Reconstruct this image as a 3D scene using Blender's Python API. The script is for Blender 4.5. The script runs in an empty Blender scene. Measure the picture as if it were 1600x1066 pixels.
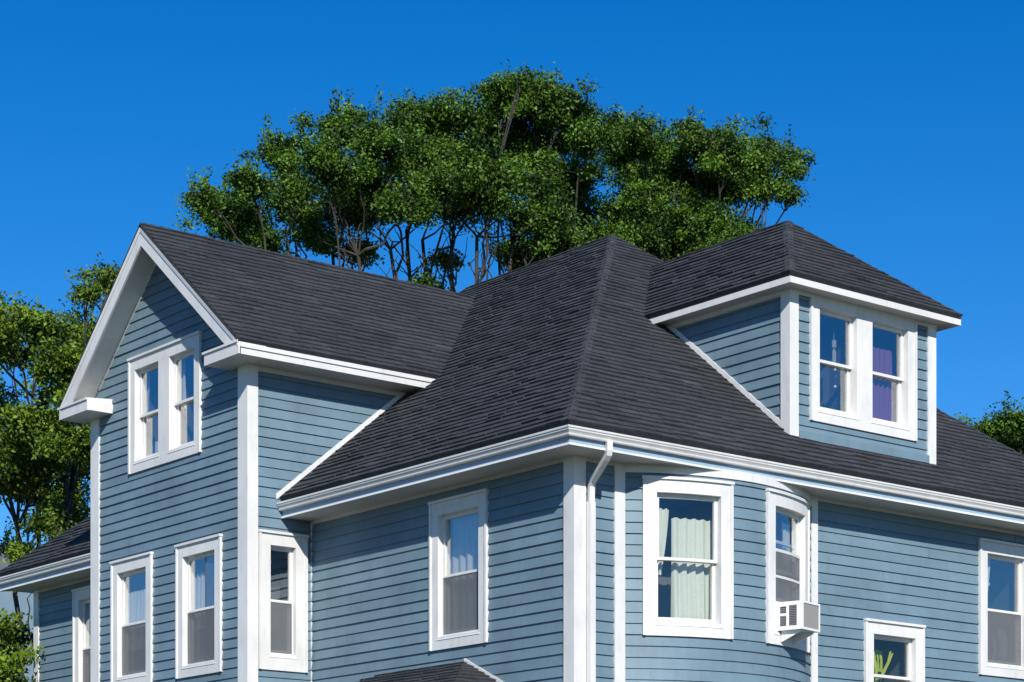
import bpy, math, random
import numpy as np
from mathutils import Vector

random.seed(7)
rng = np.random.default_rng(7)
sc = bpy.context.scene
COL = sc.collection

# ------------------------------------------------------------------ camera
EYE = 1.6                                   # camera height; z below is given above the eye
CAM = Vector((-16.212, -19.044, EYE))
FPX, CX, HY = 3482.0, 800.0, 1440.0         # focal length, principal point (photo pixels)
RX, RY = 0.77927, 0.62667                   # image-right axis in house x / view axis in house x
cam_d = bpy.data.cameras.new('camera')
cam_d.sensor_width = 36.0
cam_d.lens = FPX / 1600 * 36
cam_d.shift_y = (HY - 533.0) / 1600
cam_d.clip_end = 3000
cam = bpy.data.objects.new('camera', cam_d)
cam.location = CAM
cam.rotation_euler = (math.radians(90), 0, -math.atan2(RY, RX))
COL.objects.link(cam)
sc.camera = cam

# ------------------------------------------------------------------ sky and sun
TO_SUN = Vector((-0.813, -1.43, 1.0)).normalized()
elev = math.asin(TO_SUN.z)
azim = math.atan2(TO_SUN.x, TO_SUN.y)
world = bpy.data.worlds.new('World')
sc.world = world
world.use_nodes = True
wn = world.node_tree.nodes
wl = world.node_tree.links
wn.clear()
sky = wn.new('ShaderNodeTexSky')
sky.sky_type = 'NISHITA'
sky.sun_disc = False
sky.sun_elevation = elev
sky.sun_rotation = azim
sky.altitude = 900
sky.air_density = 1.0
sky.dust_density = 0.0
sky.ozone_density = 5.0
hsv = wn.new('ShaderNodeHueSaturation')
hsv.inputs['Saturation'].default_value = 1.33
hsv.inputs['Hue'].default_value = 0.506
hsv.inputs['Value'].default_value = 1.0
bg = wn.new('ShaderNodeBackground')
bg.inputs['Strength'].default_value = 0.112
wo = wn.new('ShaderNodeOutputWorld')
wl.new(sky.outputs[0], hsv.inputs['Color'])
wl.new(hsv.outputs[0], bg.inputs['Color'])
wl.new(bg.outputs[0], wo.inputs['Surface'])

sun_d = bpy.data.lights.new('sun', 'SUN')
sun_d.energy = 5.0
sun_d.angle = math.radians(0.5)
sun_d.color = (1.0, 0.95, 0.87)
sun = bpy.data.objects.new('sun', sun_d)
sun.rotation_euler = TO_SUN.to_track_quat('Z', 'Y').to_euler()
COL.objects.link(sun)

sc.view_settings.view_transform = 'Standard'
sc.view_settings.look = 'None'
sc.view_settings.exposure = 0.22
sc.view_settings.gamma = 1.0
sc.view_settings.use_curve_mapping = False
sc.cycles.max_bounces = 8
sc.cycles.transparent_max_bounces = 12

# ------------------------------------------------------------------ materials
def new_mat(name):
    m = bpy.data.materials.new(name)
    m.use_nodes = True
    nt = m.node_tree
    return m, nt, nt.nodes['Principled BSDF']

def setin(b, **kw):
    for k, v in kw.items():
        b.inputs[k.replace('_', ' ')].default_value = v

def noise(nt, scale, detail=4, rough=0.6, vec=None, stretch=None):
    n = nt.nodes.new('ShaderNodeTexNoise')
    n.inputs['Scale'].default_value = scale
    n.inputs['Detail'].default_value = detail
    n.inputs['Roughness'].default_value = rough
    g = nt.nodes.new('ShaderNodeNewGeometry')
    src = g.outputs['Position']
    if stretch:
        mp = nt.nodes.new('ShaderNodeMapping')
        mp.inputs['Scale'].default_value = stretch
        nt.links.new(src, mp.inputs['Vector'])
        src = mp.outputs[0]
    nt.links.new(src, n.inputs['Vector'])
    return n

def ramp(nt, src, stops):
    r = nt.nodes.new('ShaderNodeValToRGB')
    e = r.color_ramp.elements
    while len(e) > 1:
        e.remove(e[-1])
    e[0].position, e[0].color = stops[0][0], (*stops[0][1], 1)
    for p, c in stops[1:]:
        x = e.new(p)
        x.color = (*c, 1)
    nt.links.new(src, r.inputs['Fac'])
    return r

def mul(nt, a, b, fac=1.0, mode='MULTIPLY'):
    m = nt.nodes.new('ShaderNodeMix')
    m.data_type = 'RGBA'
    m.blend_type = mode
    m.inputs['Factor'].default_value = fac
    nt.links.new(a, m.inputs[6])
    nt.links.new(b, m.inputs[7])
    return m.outputs[2]

def bump(nt, b, src, strength, dist):
    bm = nt.nodes.new('ShaderNodeBump')
    bm.inputs['Strength'].default_value = strength
    bm.inputs['Distance'].default_value = dist
    nt.links.new(src, bm.inputs['Height'])
    nt.links.new(bm.outputs[0], b.inputs['Normal'])

MAT = {}
def mat_paint(name, col, rough=0.5, var=0.1, spec=0.4, dirt=0.25):
    m, nt, b = new_mat(name)
    n1 = noise(nt, 1.3, 6)
    n2 = noise(nt, 9.0, 5, 0.7, stretch=(1, 1, 0.25))
    c = Vector(col)
    r1 = ramp(nt, n1.outputs['Fac'], [(0.3, c * (1 - var)), (0.7, c * (1 + var * 0.6))])
    r2 = ramp(nt, n2.outputs['Fac'], [(0.22, (1 - dirt,) * 3), (0.5, (1, 1, 1))])
    out = mul(nt, r1.outputs[0], r2.outputs[0])
    oi = nt.nodes.new('ShaderNodeObjectInfo')
    r3 = ramp(nt, oi.outputs['Random'], [(0.0, (1 - var * 0.7,) * 3), (1.0, (1, 1, 1))])
    out = mul(nt, out, r3.outputs[0])
    nt.links.new(out, b.inputs['Base Color'])
    b.inputs['Roughness'].default_value = rough
    b.inputs['Specular IOR Level'].default_value = spec
    n3 = noise(nt, 40, 4, 0.7, stretch=(1, 1, 6))
    bump(nt, b, n3.outputs['Fac'], 0.12, 0.01)
    MAT[name] = m
    return m

mat_paint('siding_paint', (0.150, 0.230, 0.286), 0.55, 0.16, 0.3, 0.14)
mat_paint('white_paint', (0.68, 0.68, 0.665), 0.45, 0.09, 0.4, 0.16)
mat_paint('fascia_paint', (0.30, 0.41, 0.52), 0.5, 0.05, 0.4, 0.08)
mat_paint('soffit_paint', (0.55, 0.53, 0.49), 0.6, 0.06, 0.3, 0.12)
mat_paint('frieze_paint', (0.58, 0.565, 0.53), 0.55, 0.06, 0.3, 0.12)
mat_paint('gutter_metal', (0.66, 0.66, 0.65), 0.4, 0.08, 0.4, 0.16)
mat_paint('neighbour_siding', (0.16, 0.24, 0.31), 0.6, 0.1, 0.3, 0.1)
mat_paint('ac_plastic', (0.78, 0.78, 0.75), 0.4, 0.03, 0.4, 0.06)
mat_paint('ac_grille', (0.30, 0.30, 0.30), 0.5, 0.05, 0.4, 0.1)
mat_paint('dark_metal', (0.05, 0.05, 0.055), 0.5, 0.1, 0.4, 0.1)
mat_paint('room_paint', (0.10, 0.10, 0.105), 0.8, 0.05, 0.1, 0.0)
mat_paint('foundation', (0.35, 0.34, 0.32), 0.85, 0.15, 0.2, 0.2)

def mat_shingle(name, k=1.0, flat=False):
    m, nt, b = new_mat(name)
    n1 = noise(nt, 0.9, 5)
    n2 = noise(nt, 70, 3, 0.8)
    n4 = noise(nt, 14, 4, 0.7)
    r1 = ramp(nt, n1.outputs['Fac'], [(0.3, (0.035 * k, 0.0385 * k, 0.044 * k)), (0.72, (0.050 * k, 0.0535 * k, 0.060 * k))])
    r2 = ramp(nt, n2.outputs['Fac'], [(0.3, (0.55,) * 3), (0.5, (1, 1, 1)), (0.72, (1.6, 1.6, 1.62))])
    r4 = ramp(nt, n4.outputs['Fac'], [(0.3, (0.75,) * 3), (0.65, (1.15,) * 3)])
    out = mul(nt, r1.outputs[0], r2.outputs[0])
    out = mul(nt, out, r4.outputs[0])
    if not flat:
        a = nt.nodes.new('ShaderNodeAttribute')
        a.attribute_name = 'tint'
        out = mul(nt, out, a.outputs['Color'])
    nt.links.new(out, b.inputs['Base Color'])
    b.inputs['Roughness'].default_value = 0.85
    b.inputs['Specular IOR Level'].default_value = 0.25
    bump(nt, b, n2.outputs['Fac'], 0.5, 0.012)
    MAT[name] = m
mat_shingle('shingle', 1.0)
mat_shingle('shingle_flat', 0.9, True)
mat_shingle('neighbour_shingle', 2.6, True)

def mat_glass(name, base=0.22):
    m, nt, b = new_mat(name)
    nt.nodes.remove(b)
    out = nt.nodes['Material Output']
    tr = nt.nodes.new('ShaderNodeBsdfTransparent')
    tr.inputs[0].default_value = (0.97, 0.985, 0.98, 1)
    gl = nt.nodes.new('ShaderNodeBsdfGlossy')
    gl.inputs['Roughness'].default_value = 0.01
    gl.inputs['Color'].default_value = (0.95, 0.97, 1.0, 1)
    lw = nt.nodes.new('ShaderNodeLayerWeight')
    lw.inputs['Blend'].default_value = 0.5
    fr = nt.nodes.new('ShaderNodeMath')
    fr.operation = 'POWER'
    fr.inputs[1].default_value = 5.0
    nt.links.new(lw.outputs['Facing'], fr.inputs[0])
    mm = nt.nodes.new('ShaderNodeMath')
    mm.operation = 'MULTIPLY_ADD'
    mm.inputs[1].default_value = 1 - base
    mm.inputs[2].default_value = base
    nt.links.new(fr.outputs[0], mm.inputs[0])
    n = noise(nt, 1.6, 2)
    bp = nt.nodes.new('ShaderNodeBump')
    bp.inputs['Strength'].default_value = 0.05
    bp.inputs['Distance'].default_value = 0.05
    nt.links.new(n.outputs['Fac'], bp.inputs['Height'])
    nt.links.new(bp.outputs[0], gl.inputs['Normal'])
    mx = nt.nodes.new('ShaderNodeMixShader')
    nt.links.new(mm.outputs[0], mx.inputs[0])
    nt.links.new(tr.outputs[0], mx.inputs[1])
    nt.links.new(gl.outputs[0], mx.inputs[2])
    nt.links.new(mx.outputs[0], out.inputs['Surface'])
    MAT[name] = m
mat_glass('glass', 0.20)
mat_glass('clear_glass', 0.05)

def mat_screen():
    m, nt, b = new_mat('insect_screen')
    setin(b, Base_Color=(0.17, 0.18, 0.195, 1), Roughness=0.6, Alpha=0.5)
    MAT['insect_screen'] = m
mat_screen()

def mat_cloth(name, col, trans=0.35):
    m, nt, b = new_mat(name)
    n = noise(nt, 120, 2, stretch=(1, 1, 0.2))
    c = Vector(col)
    r = ramp(nt, n.outputs['Fac'], [(0.3, c * 0.88), (0.7, c)])
    nt.links.new(r.outputs[0], b.inputs['Base Color'])
    b.inputs['Roughness'].default_value = 0.9
    b.inputs['Specular IOR Level'].default_value = 0.1
    tl = nt.nodes.new('ShaderNodeBsdfTranslucent')
    nt.links.new(r.outputs[0], tl.inputs['Color'])
    mx = nt.nodes.new('ShaderNodeMixShader')
    mx.inputs[0].default_value = trans
    nt.links.new(b.outputs[0], mx.inputs[1])
    nt.links.new(tl.outputs[0], mx.inputs[2])
    nt.links.new(mx.outputs[0], nt.nodes['Material Output'].inputs['Surface'])
    MAT[name] = m
mat_cloth('cloth_white', (0.78, 0.78, 0.76))
mat_cloth('cloth_cream', (0.74, 0.76, 0.66))
mat_cloth('cloth_purple', (0.27, 0.13, 0.33))
mat_cloth('cloth_lime', (0.36, 0.42, 0.03), 0.15)

def mat_leaf(name, dark, light, pale=0.0):
    m, nt, b = new_mat(name)
    a = nt.nodes.new('ShaderNodeAttribute')
    a.attribute_name = 'tint'
    stops = [(0.0, dark), (0.75, light), (1.0, tuple(c * 1.35 for c in light))]
    r = ramp(nt, a.outputs['Fac'], stops)
    nt.links.new(r.outputs[0], b.inputs['Base Color'])
    b.inputs['Roughness'].default_value = 0.5
    b.inputs['Specular IOR Level'].default_value = 0.28
    tl = nt.nodes.new('ShaderNodeBsdfTranslucent')
    mc = nt.nodes.new('ShaderNodeMix')
    mc.data_type = 'RGBA'
    mc.blend_type = 'MULTIPLY'
    mc.inputs['Factor'].default_value = 1
    mc.inputs[7].default_value = (1.5, 1.6, 0.5, 1)
    nt.links.new(r.outputs[0], mc.inputs[6])
    nt.links.new(mc.outputs[2], tl.inputs['Color'])
    mx = nt.nodes.new('ShaderNodeMixShader')
    mx.inputs[0].default_value = 0.22
    nt.links.new(b.outputs[0], mx.inputs[1])
    nt.links.new(tl.outputs[0], mx.inputs[2])
    nt.links.new(mx.outputs[0], nt.nodes['Material Output'].inputs['Surface'])
    MAT[name] = m
mat_leaf('leaf_dark', (0.012, 0.034, 0.005), (0.094, 0.185, 0.018))
mat_leaf('leaf_light', (0.026, 0.056, 0.006), (0.150, 0.235, 0.018))

def mat_bark():
    m, nt, b = new_mat('bark')
    n = noise(nt, 6, 6, 0.7, stretch=(1, 1, 0.3))
    r = ramp(nt, n.outputs['Fac'], [(0.3, (0.018, 0.016, 0.013)), (0.75, (0.075, 0.066, 0.055))])
    nt.links.new(r.outputs[0], b.inputs['Base Color'])
    b.inputs['Roughness'].default_value = 0.9
    bump(nt, b, n.outputs['Fac'], 0.5, 0.05)
    MAT['bark'] = m
mat_bark()

def mat_ground():
    m, nt, b = new_mat('ground')
    n = noise(nt, 0.15, 8, 0.65)
    n2 = noise(nt, 3, 6, 0.7)
    r = ramp(nt, n.outputs['Fac'], [(0.4, (0.045, 0.065, 0.02)), (0.62, (0.095, 0.09, 0.085))])
    r2 = ramp(nt, n2.outputs['Fac'], [(0.3, (0.8,) * 3), (0.7, (1.1,) * 3)])
    nt.links.new(mul(nt, r.outputs[0], r2.outputs[0]), b.inputs['Base Color'])
    b.inputs['Roughness'].default_value = 0.95
    MAT['ground'] = m
mat_ground()

# ------------------------------------------------------------------ helpers
def W3(p):
    return (p[0], p[1], p[2] + EYE)

def px(p):
    """photo pixel of a house point (z above the eye); used only to rank pieces by size"""
    dx, dy = p[0] - CAM.x, p[1] - CAM.y
    dep = dx * RY + dy * RX
    lat = dx * RX - dy * RY
    return CX + FPX * lat / dep, HY - FPX * p[2] / dep

def at(x, y, depth):
    """house point (z above the eye) that lies `depth` metres in front of the camera"""
    lat = (x - CX) / FPX * depth
    return np.array((CAM.x + lat * RX + depth * RY, CAM.y - lat * RY + depth * RX, (HY - y) / FPX * depth))

def link(name, data, parent=None, **props):
    o = bpy.data.objects.new(name, data)
    COL.objects.link(o)
    if parent is not None:
        o.parent = parent
        o.matrix_parent_inverse = parent.matrix_basis.inverted()
    for k, v in props.items():
        o[k] = v
    return o

def empty(name, loc, **props):
    o = bpy.data.objects.new(name, None)
    o.location = W3(loc)
    o.empty_display_size = 0.3
    COL.objects.link(o)
    for k, v in props.items():
        o[k] = v
    return o

class Geo:
    """collects closed prisms and sheets as vertices and faces"""
    def __init__(self):
        self.v, self.f, self.t = [], [], []
    def add(self, verts, faces, closed=True, tint=1.0):
        if closed:
            vol = 0.0
            for fc in faces:
                a = verts[fc[0]]
                for i in range(1, len(fc) - 1):
                    b, c = verts[fc[i]], verts[fc[i + 1]]
                    vol += (a[0] * (b[1] * c[2] - b[2] * c[1]) + a[1] * (b[2] * c[0] - b[0] * c[2])
                            + a[2] * (b[0] * c[1] - b[1] * c[0]))
            if vol < 0:
                faces = [tuple(reversed(fc)) for fc in faces]
        n = len(self.v)
        self.v += [W3(p) for p in verts]
        self.f += [tuple(i + n for i in fc) for fc in faces]
        self.t += [tint] * len(faces)
    def box(self, x0, x1, y0, y1, z0, z1):
        v = [(x, y, z) for x in (x0, x1) for y in (y0, y1) for z in (z0, z1)]
        self.add(v, [(0, 1, 3, 2), (4, 6, 7, 5), (0, 4, 5, 1), (2, 3, 7, 6), (0, 2, 6, 4), (1, 5, 7, 3)])
    def prism(self, base, top):
        n = len(base)
        self.add(list(base) + list(top),
                 [tuple(range(n)), tuple(reversed(range(n, 2 * n)))] + [(i, i + n, (i + 1) % n + n, (i + 1) % n) for i in range(n)])
    def mesh(self, name):
        me = bpy.data.meshes.new(name)
        me.from_pydata(self.v, [], self.f)
        return me
    def build(self, name, mat, parent=None, tint=False, smooth=False, **props):
        me = self.mesh(name)
        if tint:
            at_ = me.attributes.new('tint', 'FLOAT_COLOR', 'FACE')
            arr = np.ones((len(self.t), 4), np.float32)
            arr[:, :3] = np.array(self.t, np.float32)[:, None]
            at_.data.foreach_set('color', arr.ravel())
        me.materials.append(MAT[mat])
        if smooth:
            me.polygons.foreach_set('use_smooth', [True] * len(me.polygons))
        return link(name, me, parent, **props)

def clip_poly(poly, a, b):
    """keep the side of the 2D line a->b on its left"""
    out = []
    n = len(poly)
    def side(p):
        return (b[0] - a[0]) * (p[1] - a[1]) - (b[1] - a[1]) * (p[0] - a[0])
    for i in range(n):
        p, q = poly[i], poly[(i + 1) % n]
        sp, sq = side(p), side(q)
        if sp >= 0:
            out.append(p)
        if (sp > 0 > sq) or (sp < 0 < sq):
            t = sp / (sp - sq)
            out.append((p[0] + (q[0] - p[0]) * t, p[1] + (q[1] - p[1]) * t))
    return out

def clip_convex(poly, conv):
    for i in range(len(conv)):
        poly = clip_poly(poly, conv[i], conv[(i + 1) % len(conv)])
        if len(poly) < 3:
            return []
    return poly

def area2(poly):
    return 0.5 * abs(sum(poly[i][0] * poly[(i + 1) % len(poly)][1] - poly[(i + 1) % len(poly)][0] * poly[i][1] for i in range(len(poly))))

def screen_area(pts):
    pp = [px(p) for p in pts]
    pp = clip_convex(pp, [(0, 0), (1600, 0), (1600, 1066), (0, 1066)])
    return area2(pp) if len(pp) > 2 else 0.0

# wall maps: (s along the wall, d outwards, z up)
def wall_x(x0):
    return lambda s, d, z: (x0 - d, s, z)
def wall_y(y0):
    return lambda s, d, z: (s, y0 - d, z)
BAY_C, BAY_H, BAY_B = 2.264, 1.53, 0.50
BAY_R = (BAY_H ** 2 + BAY_B ** 2) / (2 * BAY_B)
BAY_S = BAY_R * math.asin(BAY_H / BAY_R)
def wall_bay(s, d, z):
    a = s / BAY_R
    return (BAY_C + (BAY_R + d) * math.sin(a), -((BAY_R + d) * math.cos(a) - (BAY_R - BAY_B)), z)

def wbox(g, mp, s0, s1, z0, z1, d0, d1, seg=1, dtop=None):
    """box in wall space; dtop tilts the outer face (a wedge)"""
    dt = d1 if dtop is None else dtop
    v, f = [], []
    for i in range(seg + 1):
        s = s0 + (s1 - s0) * i / seg
        v += [mp(s, d0, z0), mp(s, d1, z0), mp(s, dt, z1), mp(s, d0, z1)]
    for i in range(seg):
        a, b = 4 * i, 4 * i + 4
        f += [(a + j, a + (j + 1) % 4, b + (j + 1) % 4, b + j) for j in range(4)]
    f += [(3, 2, 1, 0), tuple(4 * seg + j for j in range(4))]
    g.add(v, f)

# ------------------------------------------------------------------ ground
g = Geo()
GZ = -EYE
n = 24
ext = 900.0
gv, gf = [], []
for i in range(n + 1):
    for j in range(n + 1):
        gv.append((-ext + 2 * ext * i / n, -ext + 2 * ext * j / n, GZ))
for i in range(n):
    for j in range(n):
        a = i * (n + 1) + j
        gf.append((a, a + n + 1, a + n + 2, a + 1))
g.add(gv, gf, closed=False)
g.build('ground', 'ground', kind='structure')

# ------------------------------------------------------------------ the house: measurements (z above the eye)
Y1, Y2, YB = 5.295, 9.40, 13.10            # wing side walls, back corner of the main block
XW = -0.97                                 # gable wall of the wing
XE = 9.72                                  # far end of the front wall
PIT, Z0 = 0.808, 5.869                     # main roof: z = Z0 + PIT * distance inside the wall
RDG = 4.86
OV, SOF = 0.45, 5.222                      # overhang and soffit height
EXP = 0.1285                               # clapboard exposure
ZLOW = 2.50                                # lowest course built board by board
ZREF = 4.436
YD, XD0, XD1 = 0.10, 3.55, 6.19            # dormer front
ZDS = 7.745                                # dormer soffit
WR, WP, WO = 9.35, 0.821, 0.39             # wing ridge height, pitch, rake overhang
YC = (Y1 + Y2) / 2
WE = 4.88                                  # wing eave line
ZWS = 7.13                                 # wing soffit

house = empty('house', (RDG, 6.5, GZ), label='blue clapboard house with white trim, charcoal shingled roofs and a hipped dormer', category='house')

BOARDS = []                                # (screen area, geo, wall object)
def wall(mp, s_of_z, ztop, holes=(), conv=None, seg=1, zlow=ZLOW, base=None, min_w=0.02):
    """backing sheet to the ground and clapboards in courses; holes are window rectangles"""
    back = Geo()
    k0 = math.floor((zlow - ZREF) / EXP)
    lo = ZREF + k0 * EXP
    if base is not None:
        s0, s1 = s_of_z(lo, lo + EXP)
        wbox(back, mp, s0, s1, base, lo + 0.02, -0.10, -0.012, seg)
    k = k0
    todo = []
    while ZREF + k * EXP < ztop - 0.01:
        z0 = ZREF + k * EXP
        z1 = min(z0 + EXP + 0.014, ztop)
        k += 1
        s0, s1 = s_of_z(z0, z0 + EXP)
        if s1 - s0 < min_w:
            continue
        iv = [(s0, s1)]
        for (a, b, c, d) in holes:
            if z0 < d - 0.135 and z0 + EXP > c + 0.135:
                nv = []
                for (p, q) in iv:
                    if b - 0.06 <= p or a + 0.06 >= q:
                        nv.append((p, q))
                        continue
                    if a + 0.06 - p > 0.0:
                        nv.append((p, a + 0.06))
                    if q - (b - 0.06) > 0.0:
                        nv.append((b - 0.06, q))
                iv = nv
        if seg == 1:
            jv = []
            for (p, q) in iv:
                if q - p > 2.0 and rng.uniform() < 0.45:
                    m_ = p + (q - p) * rng.uniform(0.2, 0.8)
                    jv += [(p, m_ - 0.0015), (m_ + 0.0015, q)]
                else:
                    jv.append((p, q))
            iv = jv
        for (p, q) in iv:
            if q - p < min_w:
                continue
            sg = max(1, int(round(seg * (q - p) / (s1 - s0)))) if seg > 1 else 1
            poly = [(p, z0), (q, z0), (q, z1), (p, z1)]
            if conv is not None:
                poly = clip_convex(poly, conv)
                if len(poly) < 3 or area2(poly) < 0.003:
                    continue
                back.prism([mp(s, -0.02, z) for s, z in poly], [mp(s, -0.006, z) for s, z in poly])
            else:
                wbox(back, mp, p, q, z0, z1, -0.02, -0.006, sg)
            gb = Geo()
            jz, db = rng.normal(0, 0.0012), 0.024 + rng.normal(0, 0.0018)
            jt = rng.normal(0, 0.0012)
            if conv is not None:
                dd = lambda z: db - (db - 0.003) * (z - z0) / (EXP + 0.014)
                gb.prism([mp(s, -0.004, z) for s, z in poly], [mp(s, dd(z), z) for s, z in poly])
            else:
                wbox(gb, mp, p, q, z0 + jz, z1, -0.004, db, sg, dtop=0.003)
            # only the part not covered by the casing counts for the size on screen
            todo.append((screen_area([mp(s, 0.01, z) for s, z in poly]), gb))
    wo_ = back.build('wall', 'siding_paint', house)
    for a_, gb in todo:
        BOARDS.append((a_, gb, wo_))
    return wo_

# windows: (s0, s1, z0, z1)
WIN_LEFT = (1.55, 2.655, 3.28, 5.055)
WIN_BACK = (10.70, 11.80, 3.28, 5.055)
WIN_GAB = (6.43, 8.325, 6.19, 7.755)
WIN_LOW1 = (7.71, 8.82, 3.25, 5.01)
WIN_LOW2 = (5.91, 7.035, 3.25, 5.01)
WIN_SIDE = (-0.826, -0.10, 3.24, 5.0)
WIN_BAY1 = (-1.41, -0.30, 3.27, 5.06)
WIN_BAY2 = (0.27, 1.38, 3.27, 5.06)
WIN_SMALL = (4.764, 5.865, 2.30, 3.775)
WIN_BIG = (6.983, 8.09, 3.255, 5.02)
WIN_DORM = (3.887, 5.832, 6.187, 7.755)

M_LEFT, M_FRONT = wall_x(0.0), wall_y(0.0)
M_GAB, M_SIDE = wall_x(XW), wall_y(Y1)
M_DORM, M_CHEEK = wall_y(YD), wall_x(XD0)

wall(M_LEFT, lambda a, b: (0.14, Y1 - 0.02), SOF - 0.03, [WIN_LEFT], base=GZ)
wall(M_LEFT, lambda a, b: (9.6, YB - 0.1), SOF - 0.03, [WIN_BACK], base=GZ)
wall(M_FRONT, lambda a, b: (0.13, 0.585), SOF - 0.03, [], base=GZ)
wall(M_FRONT, lambda a, b: (3.90, XE - 0.14), SOF - 0.03, [WIN_SMALL, WIN_BIG], base=GZ)
wall(wall_bay, lambda a, b: (-BAY_S, BAY_S), SOF - 0.09, [WIN_BAY1, WIN_BAY2], seg=22, base=GZ)
gz_ = lambda y: WR - 0.12 - (WP if y < YC else 0.881) * abs(y - YC)
wall(M_GAB, lambda a, b: (Y1 + 0.19, Y2 - 0.19) if a < ZWS - 0.13 else (Y1 + 0.001, Y2 - 0.001), WR - 0.2, [WIN_GAB, WIN_LOW1, WIN_LOW2],
     conv=[(Y1, -2.0), (Y2, -2.0), (Y2, gz_(Y2)), (YC, gz_(YC)), (Y1, gz_(Y1))], base=GZ)
wall(M_SIDE, lambda a, b: (XW + 0.12, 0.0 if b < 5.7 else max(0.0, (b - Z0) / PIT + 0.12)), ZWS - 0.05, [WIN_SIDE], base=GZ)
wall(M_DORM, lambda a, b: (XD0 + 0.115, XD1 - 0.115), ZDS, [WIN_DORM], zlow=5.92)
wall(M_CHEEK, lambda a, b: (YD + 0.115, (b - Z0) / PIT + 0.12), ZDS - 0.05, [], zlow=5.95)

BOARDS.sort(key=lambda t: -t[0])
for a_, gb, wo_ in BOARDS[:296]:
    gb.build('clapboard', 'siding_paint', wo_)
rest = {}
for a_, gb, wo_ in BOARDS[296:]:
    r_ = rest.setdefault(wo_.name, (wo_, Geo()))[1]
    n0 = len(r_.v)
    r_.v += gb.v
    r_.f += [tuple(i + n0 for i in fc) for fc in gb.f]
for nm, (wo_, r_) in rest.items():
    r_.build('narrow_clapboards', 'siding_paint', wo_, kind='stuff')

# hidden walls of the block (far sides) so the house is closed
g = Geo()
g.box(XE - 0.12, XE - 0.02, 0.02, YB, GZ, SOF)
g.box(0.02, XE - 0.12, YB - 0.1, YB - 0.02, GZ, SOF)
g.build('wall', 'siding_paint', house)
g = Geo()
g.box(XW + 0.03, 0.0, Y2 - 0.12, Y2 - 0.02, GZ, ZWS)
g.build('wall', 'siding_paint', house)
g = Geo()
g.box(XD1 - 0.1, XD1 - 0.02, YD + 0.03, 2.6, 5.9, ZDS)
g.build('wall', 'siding_paint', house)

# ------------------------------------------------------------------ boards of the trim
def trim(name, mp, s0, s1, z0, z1, d0=-0.01, d1=0.03, seg=1, mat='white_paint', parent=house):
    gg = Geo()
    wbox(gg, mp, s0, s1, z0, z1, d0, d1, seg)
    return gg.build(name, mat, parent)

def corner_board(x, y, wx, wy, z0, z1, sx=-1, sy=-1):
    """L-shaped board over an outer corner; wx along the y wall, wy along the x wall"""
    t = 0.037
    gg = Geo()
    xs = (x - t, x + wx) if sx < 0 else (x - wx, x + t)
    pts = [(x + sx * t, y + sy * t), (x - sx * wx, y + sy * t), (x - sx * wx, y - sy * 0.0), (x, y), (x, y - sy * wy), (x + sx * t, y - sy * wy)]
    gg.prism([(a, b, z0) for a, b in pts], [(a, b, z1) for a, b in pts])
    return gg.build('corner_board', 'white_paint', house)

corner_board(0, 0, 0.14, 0.145, GZ, SOF)
corner_board(XW, Y1, 0.125, 0.195, GZ, ZWS)
corner_board(XW, Y2, 0.125, 0.20, GZ, ZWS, sy=1)
corner_board(0, YB, 0.12, 0.12, GZ, SOF, sy=1)
corner_board(XD0, YD, 0.12, 0.12, 5.86, ZDS)
corner_board(XD1, YD, 0.12, 0.12, 5.86, ZDS, sx=1)
trim('trim_board', M_FRONT, 0.579, 0.734, GZ, SOF, -0.05, 0.034)
trim('trim_board', M_FRONT, 3.795, 3.907, GZ, SOF, -0.05, 0.034)
trim('trim_board', M_LEFT, Y1 - 0.03, Y1 - 0.001, GZ, SOF, -0.03, 0.024)

# frieze boards under the soffits
trim('frieze_board', M_LEFT, 0.0, Y1 - 0.03, SOF - 0.042, SOF, -0.02, 0.030, mat='frieze_paint')
trim('frieze_board', M_LEFT, Y2, YB, SOF - 0.042, SOF, -0.02, 0.030, mat='frieze_paint')
trim('frieze_board', M_FRONT, 0.14, 0.579, SOF - 0.042, SOF, -0.02, 0.030, mat='frieze_paint')
trim('frieze_board', M_FRONT, 3.907, XE - 0.14, SOF - 0.042, SOF, -0.02, 0.030, mat='frieze_paint')
trim('frieze_board', wall_bay, -BAY_S, BAY_S, SOF - 0.092, SOF + 0.01, -0.06, 0.026, 28)
trim('frieze_board', M_SIDE, XW + 0.125, 1.50, ZWS - 0.065, ZWS, -0.02, 0.024, mat='frieze_paint')
trim('frieze_board', M_CHEEK, YD + 0.12, 2.2, ZDS - 0.06, ZDS, -0.02, 0.02, mat='frieze_paint')

# bay floor and roof (closed)
g = Geo()
arc = [wall_bay(-BAY_S + 2 * BAY_S * i / 28, -0.03, 0) for i in range(29)]
g.prism([(a, b, SOF - 0.02) for a, b, _ in arc], [(a, b, SOF + 0.005) for a, b, _ in arc])
g.build('bay_cap', 'white_paint', house)

# ------------------------------------------------------------------ eaves of the main block
EG = OV + 0.02
XR = 2 * RDG + OV                         # far overhang of the front eave
YR = YB + OV
def eave_run(profile, name, mat, closed=True, smooth=False, runs=('left', 'front', 'back'), parent=house):
    """sweeps a closed (out, z) profile along each eave with a mitre at the corner"""
    objs = []
    for run in runs:
        gg = Geo()
        if run == 'left':
            a = [(-o, -o, z) for o, z in profile]
            b = [(-o, Y1 - 0.03, z) for o, z in profile]
        elif run == 'front':
            a = [(-o, -o, z) for o, z in profile]
            b = [(XR - OV + o, -o, z) for o, z in profile]
        else:
            a = [(-o, Y2 + 0.03, z) for o, z in profile]
            b = [(-o, YB + o, z) for o, z in profile]
        gg.prism(a, b)
        objs.append(gg.build(name, mat, parent))
    return objs

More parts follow.
